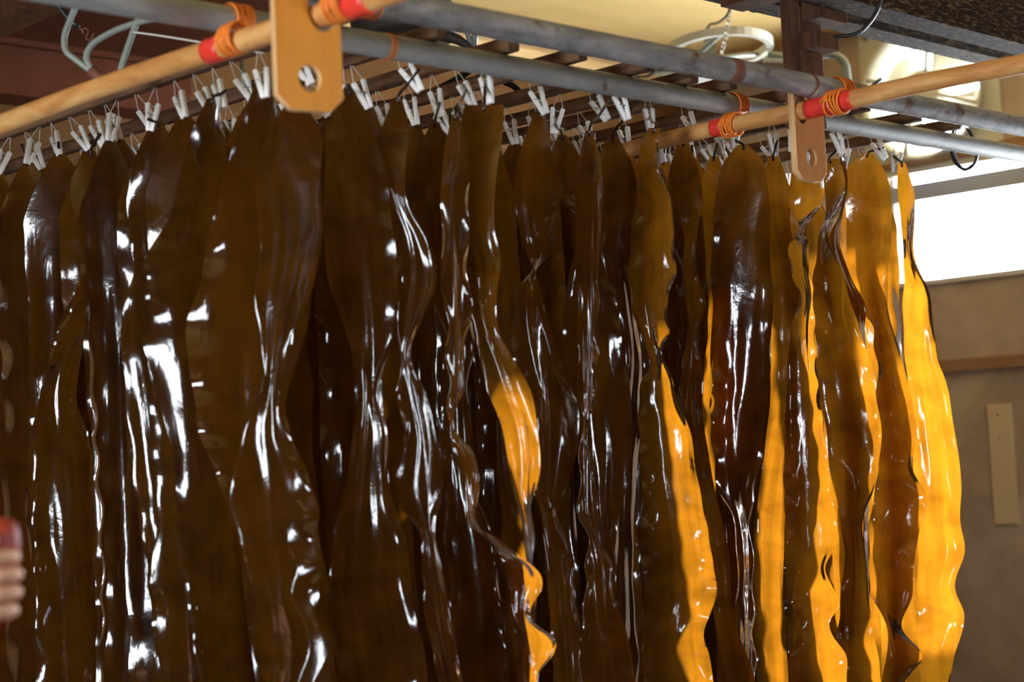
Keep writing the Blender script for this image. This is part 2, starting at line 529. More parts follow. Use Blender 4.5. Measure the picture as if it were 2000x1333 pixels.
def pole(label, x, y0, y1, r, bow, tapes):
    ys = np.linspace(y0, y1, 40)
    pts = []; rr = []
    for k, y in enumerate(ys):
        t = (y - y0) / (y1 - y0)
        pts.append((x + 0.004 * math.sin(5 * t), y, 2.268 + bow * (1 - (2 * t - 1)**2) - bow * 0.9 + 0.002 * math.sin(17 * t)))
        rr.append(r * (1 + 0.05 * math.sin(9 * t + x) + 0.03 * math.sin(23 * t)))
    o = tube_obj('wooden_pole', pts, rr, M_POLE, None, 20)
    tag(o, label, 'pole')
    for ty, tw in tapes:
        q = []
        for yy in np.linspace(ty, ty + tw, 6):
            j = int(np.argmin(np.abs(ys - yy)))
            t = (yy - y0) / (y1 - y0)
            q.append((x + 0.004 * math.sin(5 * t), yy, 2.268 + bow * (1 - (2 * t - 1)**2) - bow * 0.9 + 0.002 * math.sin(17 * t)))
        tube_obj('red_tape', q, r * 1.09, M_RED, o, 20)
    return o


pole('pale peeled wooden pole lashed under the pipes through the wide orange plank', 1.664, 1.3, 4.6, 0.0205, 0.030, [(2.005, 0.05), (2.405, 0.045)])
pole('orange-brown wooden pole with long red taped sections through the narrow plank', 3.055, 1.2, 2.75, 0.0195, 0.004, [(2.068, 0.030), (2.118, 0.072), (2.425, 0.028)])


def lashing(label, xpipe, ypipe, zpipe, xpole, ypole, zpole, turns, mat, spread):
    """loops of string round a pipe and a pole, and turns joining the two"""
    V = []; Fc = []
    rnd = random.Random(int(xpole * 1000 + ypipe * 77))
    rows = []
    rp, rq = 0.0285, 0.0262
    for k in range(turns):
        off = (k - (turns - 1) / 2) * spread
        ph = rnd.uniform(-.004, .004)
        rows.append(([(xpipe + off + ph * math.sin(a), ypipe + rp * math.cos(a), zpipe + rp * math.sin(a)) for a in np.linspace(0, 2 * math.pi, 25)[:-1]], True))
        ph = rnd.uniform(-.006, .006)
        rows.append(([(xpole + rq * math.cos(a), ypole + off + ph * math.sin(a), zpole + rq * math.sin(a)) for a in np.linspace(0, 2 * math.pi, 25)[:-1]], True))
    A = np.array([xpipe, ypipe, zpipe]); Bq = np.array([xpole, ypole, zpole])
    for k in range(5):
        o1 = (k - 2) * spread
        p = A + np.array([o1, -rp * .8, -rp * .6]); q = Bq + np.array([-rq * .5, o1, rq * .9])
        rows.append(([p, p * .6 + q * .4 + np.array([0, -.003, -.002]), p * .3 + q * .7, q, q + np.array([-rq * .55, 0.002 * k, -rq * .9])], False))
    for pts, cl in rows:
        if not cl: pts = smooth_path(pts, 8)
        v, f = tube_geo(pts, 0.0026, 6, False, cl)
        b0 = len(V); V += list(v); Fc += [tuple(i + b0 for i in q) for q in f]
    o = link('string_lashing', mesh_from(V, Fc), mat, None, True)
    return tag(o, label, 'string', 'orange string lashings at the pole joints')


lashing('bright orange string lashing beside the wide orange plank, tying pale pole to the smooth pipe', 1.742, 2.467, ZP, 1.664, 2.365, 2.272, 6, M_ORANGE, 0.0068)
lashing('bright orange string lashing on the pale pole in front of the wide plank', 1.80, 2.18, 2.318, 1.667, 2.076, 2.268, 6, M_ORANGE, 0.0068)
lashing('orange string lashing tying red-taped pole to the smooth galvanised pipe', 3.155, 2.467, ZP, 3.055, 2.402, 2.268, 6, M_ORANGE, 0.0060)
lashing('orange string lashing over red tape, tying pole to the rusty pipe', 3.165, 2.18, 2.318, 3.055, 2.112, 2.268, 5, M_ORANGE, 0.0085)


def plank(label, center, yaw, w, top, bot, hole_dx, lower_r, th, face):
    """plank in local XZ; origin at the upper hole centre"""
    c = w * 0.20
    out = [(-w / 2, top), (w / 2, top), (w / 2, -bot + c), (w / 2 - c, -bot), (-w / 2 + c, -bot), (-w / 2, -bot + c)]
    up = [(hole_dx + 0.026 * math.cos(a), 0.034 * math.sin(a)) for a in np.linspace(0, 2 * math.pi, 36)[:-1]]
    lowc = -bot + 0.052
    low = [(lower_r * math.cos(a) * 0.9, lowc + lower_r * math.sin(a)) for a in np.linspace(0, 2 * math.pi, 32)[:-1]]
    me = plate_with_holes(out, [up, low], th)
    me.materials.clear(); me.materials.append(face); me.materials.append(M_PLYEDGE)
    for p in me.polygons:
        p.material_index = 0 if abs(p.normal.y) > 0.8 else 1
    o = link('holed_plank', me)
    o.location = center; o.rotation_euler = (0, math.radians(0), yaw)
    return tag(o, label, 'plank')


PL = (1.640, 2.135, 2.268)
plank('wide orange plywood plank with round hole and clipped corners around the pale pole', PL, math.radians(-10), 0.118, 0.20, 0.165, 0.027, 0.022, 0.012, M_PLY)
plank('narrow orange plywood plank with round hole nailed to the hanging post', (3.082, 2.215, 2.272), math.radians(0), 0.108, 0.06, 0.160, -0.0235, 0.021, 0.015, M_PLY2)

# ------------------------------------------------------------------ slats
SLATX = [1.970, 2.20, 2.40, 2.585, 2.78, 2.96, 3.10, 3.33, 3.49, 3.62, 3.86, 4.06]
SLATZ = 2.377


ORD = ['first', 'second', 'third', 'fourth', 'fifth', 'sixth', 'seventh', 'eighth', 'ninth', 'tenth', 'eleventh', 'twelfth']


def slat(i, x):
    rnd = random.Random(i)
    w = 0.0135 + rnd.uniform(-.001, .002); h = 0.0150
    y0 = 2.418 + rnd.uniform(-.02, .02); y1 = 4.55
    n = 14; V = []; Fc = []
    for k in range(n):
        y = y0 + (y1 - y0) * k / (n - 1)
        dx = 0.004 * noise.noise((i * 3.1, y * 2, 0)); dz = 0.004 * noise.noise((i * 3.1, y * 2, 9))
        for (sx, sz) in ((-1, -.75), (-.75, -1), (.75, -1), (1, -.75), (1, .75), (.75, 1), (-.75, 1), (-1, .75)):
            V.append((x + dx + sx * w, y, SLATZ + dz + sz * h))
    for k in range(n - 1):
        for j in range(8):
            j2 = (j + 1) % 8
            Fc.append((k * 8 + j, k * 8 + j2, (k + 1) * 8 + j2, (k + 1) * 8 + j))
    Fc.append(tuple(range(7, -1, -1))); Fc.append(tuple((n - 1) * 8 + j for j in range(8)))
    o = link('drying_bar', mesh_from(V, Fc), M_SLAT)
    lab = 'weathered grey-brown wooden slat, %s counted from the pale pole towards the window wall' % ORD[i]
    if i == 0: lab = 'outermost weathered wooden slat, running beside and under the pale pole'
    if i == len(SLATX) - 1: lab = 'weathered wooden slat nearest the window wall, end facing the wall fan'
    tag(o, lab, 'slat', 'weathered slats of the drying rack')


for i, x in enumerate(SLATX): slat(i, x)
# far support pipe under the slats' other end
pipe('far grey pipe carrying the other ends of the slats near the back wall', 4.40, ZP, 0.2, 6.2, M_PIPE)

# ------------------------------------------------------------------ clothespins
def arm_mesh(s):
    bm = bmesh.new()
    top = Vector((s * 0.0125, 0, -0.036)); bot = Vector((s * 0.0035, 0, -0.097))
    d = (bot - top); L = d.length
    vs = bm_box(bm, (-0.0050, -0.0066, -L / 2), (0.0050, 0.0066, L / 2), 0.0022)
    for v in vs:                                  # tapered jaw, slight grip waist
        t = (v.co.z + L / 2) / L
        v.co.y *= 0.82 + 0.25 * math.sin(math.pi * min(1, t * 1.1)) * 0.9
        v.co.x *= 1.25 - 0.4 * abs(t - 0.45)
    q = Vector((0, 0, -1)).rotation_difference(d.normalized()).to_matrix().to_4x4()
    bmesh.ops.transform(bm, matrix=Matrix.Translation((top + bot) / 2) @ q, verts=bm.verts)
    return bm_to(bm, 'arm')


def cord_mesh():
    V = []; Fc = []
    for pts in ([(0, 0, 0.006), (-0.006, 0.0005, -0.018), (-0.0125, 0, -0.040)], [(0, 0, 0.006), (0.0062, -0.0005, -0.018), (0.0125, 0, -0.040)],
                [(-0.0125, 0.004, -0.038), (0, 0.006, -0.043), (0.0125, 0.003, -0.038)]):
        v, f = tube_geo(smooth_path(pts, 6), 0.0011, 5)
        b0 = len(V); V += list(v); Fc += [tuple(i + b0 for i in q) for q in f]
    return mesh_from(V, Fc, 'cord')


def spring_mesh():
    pts = []
    for k in range(40):
        a = k / 39 * 2 * math.pi * 4
        pts.append((0.0042 * math.cos(a), -0.006 + 0.012 * k / 39, -0.066 + 0.0042 * math.sin(a)))
    pts = [(-0.009, -0.007, -0.058)] + pts + [(0.009, 0.007, -0.058)]
    v, f = tube_geo(pts, 0.0008, 5)
    return mesh_from(v, f, 'spring')


ARM_L, ARM_R, CORD_ME, SPRING_ME = arm_mesh(-1), arm_mesh(1), cord_mesh(), spring_mesh()
for me_, m_ in ((ARM_L, M_WHITE), (ARM_R, M_WHITE), (CORD_ME, M_CORD), (SPRING_ME, M_SPRING)):
    me_.materials.append(m_)
ZHANG = SLATZ - 0.013
PIN_N = 0


def clothespin(x, y, first, rnd, holds=None):
    e = empty('clothespin', (x, y, ZHANG))
    yaw = YAW - math.pi / 2 + rnd.uniform(-0.9, 0.9)        # roughly across the view
    e.rotation_euler = (rnd.uniform(-.1, .1), rnd.uniform(-0.58, -0.10) if rnd.random() < 0.82 else rnd.uniform(.1, .45), yaw)
    si = int(np.argmin([abs(x - q) for q in SLATX]))
    if holds:
        tag(e, holds, 'clothespin', 'white clothespins of the front and outer rows')
    elif first:
        tag(e, 'white plastic clothespin on a string loop under the outermost slat', 'clothespin', 'clothespins under the outermost slat')
    else:
        tag(e, 'white clothespin deeper inside the rack under the %s slat from the pale pole' % ORD[si], 'clothespin', 'clothespins under the %s slat' % ORD[si])
    for nm, me in (('arm', ARM_L), ('arm', ARM_R), ('string_loop', CORD_ME), ('spring', SPRING_ME)):
        link(nm, me, None, e, True)
    M4 = e.rotation_euler.to_matrix()
    return np.array(M4 @ Vector((0, 0, -0.093))) + np.array((x, y, ZHANG))


# ------------------------------------------------------------------ kelp fronds
US = np.array([-1, -.93, -.82, -.68, -.52, -.36, -.24, -.12, 0, .12, .24, .36, .52, .68, .82, .93, 1.0])
ZEND = 0.30


from mathutils.bvhtree import BVHTree
PLACED = []
N_LEFT = []


def crossings(V, faces):
    P = V.reshape(-1, 3); lo, hi = P.min(0), P.max(0)
    near = [b for l, h, b in PLACED if (l < hi).all() and (lo < h).all()]
    tree = BVHTree.FromPolygons(P.tolist(), faces)
    return sum(len(tree.overlap(b)) for b in near), (lo, hi, tree)


def frond_shape(Lp, Rp, seed, ruffle, lam, curl, warp):
    rnd = random.Random(seed)
    n = len(Lp); m = len(US)
    c = (Lp + Rp) / 2; h = (Rp - Lp) / 2
    hw = np.linalg.norm(h, axis=1)
    tan = np.gradient(c, axis=0); tan /= np.linalg.norm(tan, axis=1)[:, None]
    nr = np.cross(h, tan); nr /= np.linalg.norm(nr, axis=1)[:, None] + 1e-9
    s = np.concatenate([[0], np.cumsum(np.linalg.norm(np.diff(c, axis=0), axis=1))])
    env = np.clip((s - 0.10) / 0.25, 0, 1) * np.clip(hw / 0.035, 0, 1)
    phL, phR = rnd.uniform(0, 6.28), rnd.uniform(0, 6.28)
    jl = np.array([noise.noise((seed * 1.7, q * 3.0, 1.0)) for q in s]); jr = np.array([noise.noise((seed * 1.7, q * 3.0, 7.0)) for q in s])
    al = np.array([0.55 + 0.9 * noise.noise((seed * 2.3, q * 2.2, 3.0)) for q in s]); ar = np.array([0.55 + 0.9 * noise.noise((seed * 2.3, q * 2.2, 5.0)) for q in s])
    wl = np.sin(2 * math.pi * s / lam + phL + 5 * jl) * np.clip(al, 0, 1.4) * env
    wr = np.sin(2 * math.pi * s / lam * 0.93 + phR + 5 * jr) * np.clip(ar, 0, 1.4) * env
    ednL = np.array([noise.noise((seed * 4.1, q * 9.0, 11.0)) for q in s]); ednR = np.array([noise.noise((seed * 4.1, q * 9.0, 17.0)) for q in s])
    V = np.zeros((n, m, 3)); UV = np.zeros((n, m, 2))
    for j, u in enumerate(US):
        a = abs(u)
        side = wl if u < 0 else wr
        off = ruffle * (a ** 2.2) * side
        off = off + curl * hw * (a ** 2 - 0.3)
        off = off + 0.0013 * math.exp(-((a - 0.24) / 0.07) ** 2) * env            # grooves beside the midrib
        nz = np.array([noise.noise((seed * 3.3 + u * 1.3, q * 4.0, u * 2.0)) + 0.15 * noise.noise((seed * 3.3 + u * 2.0, q * 11.0, 4.0)) for q in s])
        off = off + warp * nz * env * (0.35 + 0.65 * a)
        inpl = 1 + 0.13 * a * a * env * (ednL if u < 0 else ednR)
        V[:, j] = c + h * (u * inpl)[:, None] + nr * off[:, None]
        UV[:, j, 0] = u * hw; UV[:, j, 1] = s
    faces = [(i * m + j, i * m + j + 1, (i + 1) * m + j + 1, (i + 1) * m + j) for i in range(n - 1) for j in range(m - 1)]
    return V, UV, c, faces


def frond(Lp, Rp, seed, mat, ruffle=0.012, lam=0.12, curl=0.0, stipe_top=None, label=None, group=None, warp=0.010, shape=None):
    V, UV, c, faces = shape or frond_shape(Lp, Rp, seed, ruffle, lam, curl, warp)
    n = len(c)
    k_, entry = crossings(V, faces)
    PLACED.append(entry)
    if k_: N_LEFT.append((len(PLACED), k_))
    me = bpy.data.meshes.new('kelp_frond')
    me.from_pydata(V.reshape(-1, 3).tolist(), [], faces)
    uvl = me.uv_layers.new(name='blade')
    li = np.zeros(len(me.loops), dtype=np.int32); me.loops.foreach_get('vertex_index', li)
    uvl.data.foreach_set('uv', UV.reshape(-1, 2)[li].reshape(-1))
    o = link('kelp_frond', me, mat, None, True)
    tag(o, label, 'kelp', group)
    if stipe_top is not None:
        pts = smooth_path([stipe_top, (np.array(stipe_top) * .5 + c[0] * .5), c[0], c[min(1, n - 1)]], 10)
        st = tube_obj('stipe', pts, np.linspace(0.0036, 0.0030, 10), M_STIPE, o, 8)
    return o


STEP = 0.0125


def hero(clip_px, rows, label, seed, mat=None, tilt=1, ruffle=0.007, first=False, slat_i=None, depth_add=0.0, warp=0.006, pin=True, group=None, lam=0.12, ymin=2.50, ycen=2.57):
    warp *= 1.4
    cx_, cy_ = clip_px
    d = ray(cx_, cy_); ratio = d[0] / d[1]
    if first: xs = SLATX[0]
    elif slat_i is not None: xs = SLATX[slat_i]
    else:
        cand = [(abs(x / ratio - ycen), x) for x in SLATX[1:] if x / ratio >= ymin]
        xs = min(cand)[1]
    y = xs / ratio
    rnd = random.Random(seed)
    jaw = clothespin(xs, y, first, rnd, 'white clothespin gripping the ' + ' '.join(label.split(',')[0].replace('kelp ', '').split()[:11]))
    if not first: depth_add = max(depth_add + min(0.0, (2.58 - y) / 0.719 * 0.7), -0.16)
    z0 = depth_of((xs, y, 2.3)) + depth_add
    ry = np.array([r[0] for r in rows], float); xl = np.array([r[1] for r in rows], float); xr = np.array([r[2] for r in rows], float)
    ys_end = ry[-1] + (depth_of((xs, y, 1)) and 900)
    # carry the blade on below the frame
    k = rnd.uniform(0.8, 1.2); cc = (xl[-1] + xr[-1]) / 2; hw = (xr[-1] - xl[-1]) / 2
    for e_, f_ in ((1450, 1.0), (1620, 1.1 * k), (1850, 0.9), (2100, 0.55), (2250, 0.2)):
        if e_ > ry[-1] + 40:
            ry = np.append(ry, e_); xl = np.append(xl, cc + 0.05 * (e_ - 1340) - hw * f_); xr = np.append(xr, cc + 0.05 * (e_ - 1340) + hw * f_)
    zz = np.array([at_depth((a + b) / 2, q, z0)[2] for q, a, b in zip(ry, xl, xr)])
    keep = zz > ZEND
    ry, xl, xr, zz = ry[keep], xl[keep], xr[keep], zz[keep]
    q = np.arange(ry[0], ry[-1], STEP / z0 * FPX)
    XL_ = hermite(ry, xl, q); XR_ = hermite(ry, xr, q)
    a = (XR_ - XL_) / FPX * z0
    W = np.max(a) * 1.04
    # real width: grows from the stipe, then nearly constant; the rest is depth (the blade is turned)
    t = np.clip((q - q[0]) / 160.0, 0, 1)
    Wt = np.maximum(a, np.minimum(W, a[0] + (W - a[0]) * t ** 0.7))
    dd = np.sqrt(np.maximum(Wt**2 - a**2, 0)) * 0.5
    ker = np.ones(9) / 9
    dd = np.convolve(np.pad(dd, 4, mode='edge'), ker, 'valid')
    dd = np.clip(dd * 0.45, 0, 0.024) * tilt
    Lp = np.array([at_depth(x_, y_, z0 - e_) for x_, y_, e_ in zip(XL_, q, dd)])
    Rp = np.array([at_depth(x_, y_, z0 + e_) for x_, y_, e_ in zip(XR_, q, dd)])
    top = jaw + np.array([rnd.uniform(-.012, .012), rnd.uniform(-.01, .01), rnd.uniform(0.02, 0.045)])
    return frond(Lp, Rp, seed, mat or M_KELP, ruffle, lam, 0.12 * tilt, top, label, group, warp)


def wild(x, y, seed, first, label, group, W=0.13, mat=None, twist=1.0):
    """a frond that hangs beside its neighbours: it leans, narrows and flattens until it touches none of them"""
    rnd = random.Random(seed)
    jaw = clothespin(x, y, first, rnd)
    ztop = jaw[2] + 0.004
    zend = ZEND + rnd.uniform(0, 0.25)
    n = int((ztop - zend) / STEP)
    zz = np.linspace(ztop, zend, n); s = ztop - zz
    # neighbours hang nearly parallel: the turn is shared, only a little is the frond's own
    ang = YAW - math.pi / 2 + np.array([0.75 * noise.noise((x * 1.2, y * 1.2, q * 1.1)) + 0.18 * twist * noise.noise((seed * 5.1, q * 1.6, 0)) for q in s])
    prof = (np.clip(s / 0.16, 0, 1) ** 0.75) * (1 + 0.14 * np.array([noise.noise((seed * 1.1, q * 2.5, 5)) for q in s]))
    prof = prof * np.clip((s[-1] - s) / 0.3, 0.12, 1) ** 0.6
    wob = 0.014 * np.array([noise.noise((seed * 7.7, q * 1.3, 2)) for q in s]) * np.clip(s / .3, 0, 1)
    ramp_ = np.clip((s - 0.02) / 0.22, 0, 1)
    ramp_ = ramp_ * ramp_ * (3 - 2 * ramp_)
    ruf, lam, curl = rnd.uniform(.005, .011), rnd.uniform(.09, .16), rnd.uniform(-.2, .2)
    top = jaw + np.array([rnd.uniform(-.012, .012), rnd.uniform(-.012, .012), rnd.uniform(0.015, 0.05)])
    best = None
    for amp, ws in ((1.0, 1.0), (0.7, 0.9), (0.4, 0.8), (0.2, 0.65), (0.1, 0.5)):
        for lean in (0.0, 0.014, -0.014, 0.028, -0.028, 0.045, -0.045):
            for side in ((0.0,) if amp > 0.5 else (0.0, 0.02, -0.02)):
                off = ramp_ * lean
                c = np.stack([jaw[0] + FH[0] * off + RH[0] * (wob + ramp_ * side), jaw[1] + FH[1] * off + RH[1] * (wob + ramp_ * side), zz], 1)
                w = W * ws * prof + 0.010
                h = np.stack([np.cos(ang), np.sin(ang), np.zeros(n)], 1) * (w / 2)[:, None]
                shp = frond_shape(c - h, c + h, seed, ruf * amp, lam, curl * amp, 0.008 * amp)
                k_, _e = crossings(shp[0], shp[3])
                if best is None or k_ < best[0]: best = (k_, shp)
                if k_ == 0: break
            if best[0] == 0: break
        if best[0] == 0: break
    return frond(None, None, seed, mat or M_KELP, stipe_top=top, label=label, group=group, shape=best[1])


# front row, from the corner by the wide plank to the window end: (y, left edge, right edge) as seen, hung at each slat's own distance
hero((670, 140), [(176, 675, 690), (230, 642, 720), (320, 636, 750), (420, 632, 765), (520, 640, 776), (600, 658, 773), (700, 690, 756), (770, 702, 740), (850, 690, 760), (950, 676, 762), (1050, 652, 790), (1150, 640, 802), (1250, 650, 826), (1340, 660, 832)],
     'dark glossy kelp frond beside the wide orange plank, amber along its outer edge', 11, M_KELP, tilt=0.6, slat_i=1)
hero((775, 160), [(190, 770, 785), (260, 742, 800), (330, 728, 792), (400, 758, 798), (470, 772, 838), (540, 775, 852), (620, 778, 826), (700, 782, 802), (760, 775, 830), (850, 790, 850), (970, 772, 868), (1040, 818, 852), (1130, 825, 870), (1250, 840, 892), (1340, 860, 906)],
     'twisted dark kelp frond with a pointed amber bulge', 12, M_KELP, tilt=-0.4)
hero((845, 210), [(238, 842, 858), (300, 815, 880), (400, 800, 890), (500, 818, 890), (600, 850, 920), (680, 880, 926), (760, 876, 912), (850, 858, 926), (950, 872, 925), (1060, 868, 968), (1150, 880, 978), (1250, 880, 990), (1340, 880, 1000)],
     'almost black kelp frond beside the square-topped one', 13, tilt=0.4, depth_add=0.03)
hero((945, 185), [(205, 908, 984), (260, 896, 982), (330, 886, 972), (450, 882, 966), (520, 898, 978), (560, 905, 974), (640, 925, 974), (690, 936, 1000), (760, 952, 1034), (830, 982, 1052), (900, 994, 1057), (945, 1000, 1050), (985, 1010, 1040), (1030, 1022, 1044), (1100, 1028, 1042), (1240, 1036, 1048), (1340, 1040, 1052)],
     'square-topped brown kelp frond with bright amber frills lower down', 14, M_KELP, tilt=-1, depth_add=-0.06)
hero((890, 200), [(225, 882, 898), (300, 868, 915), (450, 862, 915), (600, 870, 915), (750, 876, 905), (850, 882, 896), (885, 890, 926), (930, 900, 943), (980, 910, 930), (1030, 920, 944), (1070, 960, 988), (1100, 984, 1040), (1150, 992, 1056), (1178, 994, 1040), (1212, 1000, 1042), (1240, 1005, 1083), (1280, 1010, 1082), (1310, 1014, 1056), (1340, 1020, 1052)],
     'curling frond with sunlit solid yellow ruffled margin', 15, M_KELP, tilt=-1, depth_add=-0.15, ruffle=0.012)
hero((1035, 205), [(218, 1044, 1062), (240, 1036, 1070), (300, 1015, 1078), (360, 1005, 1090), (420, 1008, 1088), (470, 1020, 1074), (500, 1030, 1072), (528, 1036, 1046), (560, 1010, 1055), (620, 1000, 1072), (700, 1005, 1092), (800, 1020, 1130), (880, 1030, 1126), (950, 1040, 1110), (1000, 1055, 1090), (1060, 1060, 1112), (1150, 1070, 1126), (1340, 1080, 1140)],
     'teardrop-topped kelp frond pinched to a point, then widening again', 16, M_KELP, tilt=-0.6)
hero((1097, 235), [(264, 1090, 1106), (300, 1076, 1130), (380, 1082, 1150), (440, 1142, 1162), (475, 1128, 1173), (540, 1112, 1190), (620, 1100, 1212), (720, 1105, 1226), (830, 1120, 1232), (900, 1130, 1230), (1000, 1150, 1210), (1100, 1160, 1200), (1200, 1165, 1215), (1340, 1170, 1240)],
     'kelp frond gathered to a twist near the top, broad and grey-sheened below', 17, tilt=0.5)
hero((1150, 225), [(255, 1144, 1158), (320, 1130, 1175), (450, 1125, 1175), (600, 1128, 1172), (750, 1132, 1165), (870, 1138, 1150), (930, 1132, 1164), (1000, 1135, 1168), (1060, 1150, 1180), (1120, 1146, 1196), (1190, 1138, 1208), (1270, 1132, 1234), (1340, 1130, 1242)],
     'narrow frond with a long sunlit yellow edge', 18, M_KELP, tilt=-1, depth_add=-0.12, ruffle=0.010)
hero((1202, 245), [(265, 1186, 1206), (320, 1166, 1235), (400, 1160, 1250), (500, 1165, 1250), (600, 1198, 1246), (700, 1208, 1260), (800, 1200, 1255), (1000, 1190, 1240), (1340, 1190, 1250)],
     'wrinkled nearly black kelp frond beside the amber-brown one', 19, tilt=1, depth_add=0.12)
hero((1265, 232), [(250, 1268, 1292), (275, 1255, 1286), (310, 1248, 1290), (370, 1245, 1308), (430, 1238, 1318), (480, 1232, 1318), (540, 1228, 1321), (590, 1234, 1302), (640, 1244, 1310), (678, 1262, 1296), (705, 1268, 1300), (760, 1255, 1320), (850, 1250, 1350), (950, 1252, 1366), (1050, 1255, 1386), (1110, 1258, 1395), (1170, 1258, 1398), (1230, 1258, 1376), (1340, 1258, 1398)],
     'amber-brown kelp frond with a lumpy yellow margin, hanging in front', 20, M_KELP, tilt=-1, depth_add=-0.10, ruffle=0.011, lam=0.085)
hero((1332, 245), [(275, 1326, 1344), (340, 1306, 1366), (400, 1310, 1373), (455, 1335, 1362), (520, 1334, 1360), (600, 1340, 1380), (650, 1345, 1362), (720, 1330, 1373), (800, 1330, 1372), (900, 1350, 1386), (1000, 1360, 1406), (1100, 1380, 1426), (1180, 1390, 1430), (1250, 1400, 1450), (1340, 1400, 1476)],
     'thin dark twisted frond between the amber-brown and the broad dark frond', 21, tilt=-0.5)
hero((1400, 285), [(305, 1386, 1404), (360, 1368, 1420), (440, 1374, 1430), (600, 1384, 1440), (800, 1372, 1430), (1000, 1400, 1450), (1340, 1410, 1470)],
     'dark kelp frond tucked behind the broad dark one', 22, tilt=1, depth_add=0.06)
hero((1443, 270), [(283, 1442, 1462), (310, 1418, 1488), (360, 1402, 1500), (450, 1395, 1507), (550, 1390, 1511), (650, 1392, 1511), (750, 1395, 1505), (820, 1390, 1495), (900, 1394, 1490), (960, 1405, 1476), (1010, 1430, 1466), (1080, 1440, 1472), (1180, 1440, 1472), (1340, 1440, 1480)],
     'broad dark brown kelp frond with a silvery wet stripe', 23, tilt=1)
hero((1508, 280), [(305, 1500, 1520), (360, 1490, 1540), (450, 1500, 1545), (560, 1500, 1580), (650, 1500, 1585), (760, 1505, 1588), (900, 1490, 1550), (1100, 1470, 1530), (1340, 1480, 1540)],
     'dark kelp frond beside the narrow holed plank', 24, tilt=-0.5, depth_add=0.04)
hero((1560, 300), [(340, 1545, 1600), (400, 1542, 1605), (445, 1562, 1578), (480, 1542, 1580), (530, 1546, 1583), (570, 1560, 1590), (640, 1546, 1592), (760, 1540, 1600), (860, 1535, 1612), (940, 1530, 1626), (1000, 1535, 1630), (1060, 1540, 1633), (1110, 1562, 1612), (1150, 1550, 1626), (1180, 1545, 1641), (1220, 1560, 1620), (1280, 1545, 1650), (1340, 1548, 1653)],
     'wavy amber kelp frond with scalloped glowing edge below the narrow plank', 25, M_KELP, tilt=-1, depth_add=-0.05, ruffle=0.012, lam=0.08)
hero((1625, 290), [(310, 1600, 1640), (360, 1610, 1652), (420, 1613, 1640), (455, 1603, 1624), (490, 1598, 1626), (540, 1590, 1650), (600, 1588, 1666), (700, 1595, 1700), (800, 1605, 1716), (900, 1620, 1719), (960, 1630, 1706), (1000, 1640, 1692), (1100, 1650, 1690), (1200, 1640, 1700), (1340, 1620, 1720)],
     'broad golden backlit kelp frond mottled by shadows', 26, M_KELP, tilt=-1, depth_add=0.05)
hero((1655, 295), [(315, 1632, 1652), (360, 1630, 1656), (420, 1626, 1646), (470, 1618, 1640), (540, 1636, 1662), (600, 1656, 1690), (640, 1674, 1690), (700, 1680, 1692), (800, 1682, 1692), (950, 1686, 1696), (1340, 1690, 1702)],
     'narrow twisted frond with mirror-bright edge in front of golden fronds', 27, tilt=1, depth_add=-0.07)
hero((1700, 298), [(298, 1690, 1702), (322, 1660, 1720), (360, 1652, 1736), (430, 1652, 1742), (520, 1660, 1738), (600, 1685, 1734), (650, 1708, 1746), (700, 1712, 1762), (800, 1715, 1786), (850, 1718, 1792), (900, 1715, 1782), (980, 1705, 1808), (1040, 1690, 1796), (1100, 1690, 1786), (1160, 1700, 1786), (1220, 1732, 1762), (1290, 1730, 1800), (1340, 1720, 1762)],
     'broad golden kelp frond with dark stipe and curled lower folds', 28, M_KELP, tilt=-1, ruffle=0.012)
hero((1757, 300), [(318, 1753, 1768), (370, 1753, 1785), (430, 1760, 1789), (500, 1765, 1786), (560, 1767, 1814), (640, 1765, 1825), (700, 1768, 1834), (760, 1775, 1850), (850, 1780, 1866), (900, 1785, 1873), (950, 1785, 1877), (1020, 1790, 1876), (1080, 1795, 1882), (1150, 1790, 1866), (1205, 1790, 1884), (1290, 1795, 1863), (1340, 1800, 1858)],
     'outermost glowing yellow kelp frond hanging against the bright window', 29, M_KELP, tilt=-1)

# outer side under the outermost slat
GL = 'glossy brown fronds under the outermost slat'
hero((505, 125), [(160, 500, 526), (240, 470, 548), (340, 440, 560), (480, 405, 600), (640, 368, 600), (800, 380, 560), (950, 430, 600), (1080, 470, 636), (1200, 482, 648), (1340, 500, 658)],
     'very broad brown kelp frond with long wet vertical highlights', 41, M_KELP, tilt=1, first=True, warp=0.013, ruffle=0.010)
hero((560, 120), [(200, 560, 590), (250, 530, 625), (340, 500, 626), (480, 510, 629), (560, 500, 612), (680, 510, 562), (760, 510, 546), (850, 472, 570), (930, 460, 606), (1000, 450, 626), (1060, 470, 612), (1110, 480, 631), (1170, 500, 608), (1230, 500, 651), (1270, 500, 656), (1340, 520, 616)],
     'brown corner frond with ruffled amber edge hanging below the wide orange plank', 42, M_KELP, tilt=-0.4, first=True, depth_add=-0.03)
hero((415, 165), [(192, 405, 425), (260, 375, 440), (350, 350, 470), (430, 330, 500), (520, 276, 520), (620, 268, 530), (720, 285, 540), (850, 330, 540), (950, 340, 520), (1100, 360, 500), (1340, 380, 520)],
     'broad brown frond flaring wide to one side under the pale pole', 43, M_KELP, tilt=1, first=True, depth_add=-0.05, warp=0.013, ruffle=0.010)
hero((305, 215), [(240, 296, 318), (300, 268, 350), (400, 250, 340), (520, 262, 330), (640, 240, 330), (760, 250, 350), (900, 262, 372), (1050, 280, 380), (1200, 300, 420), (1340, 300, 430)],
     'brown frond with straight side edges and thin bright streaks', 44, M_KELP, tilt=-1, first=True)
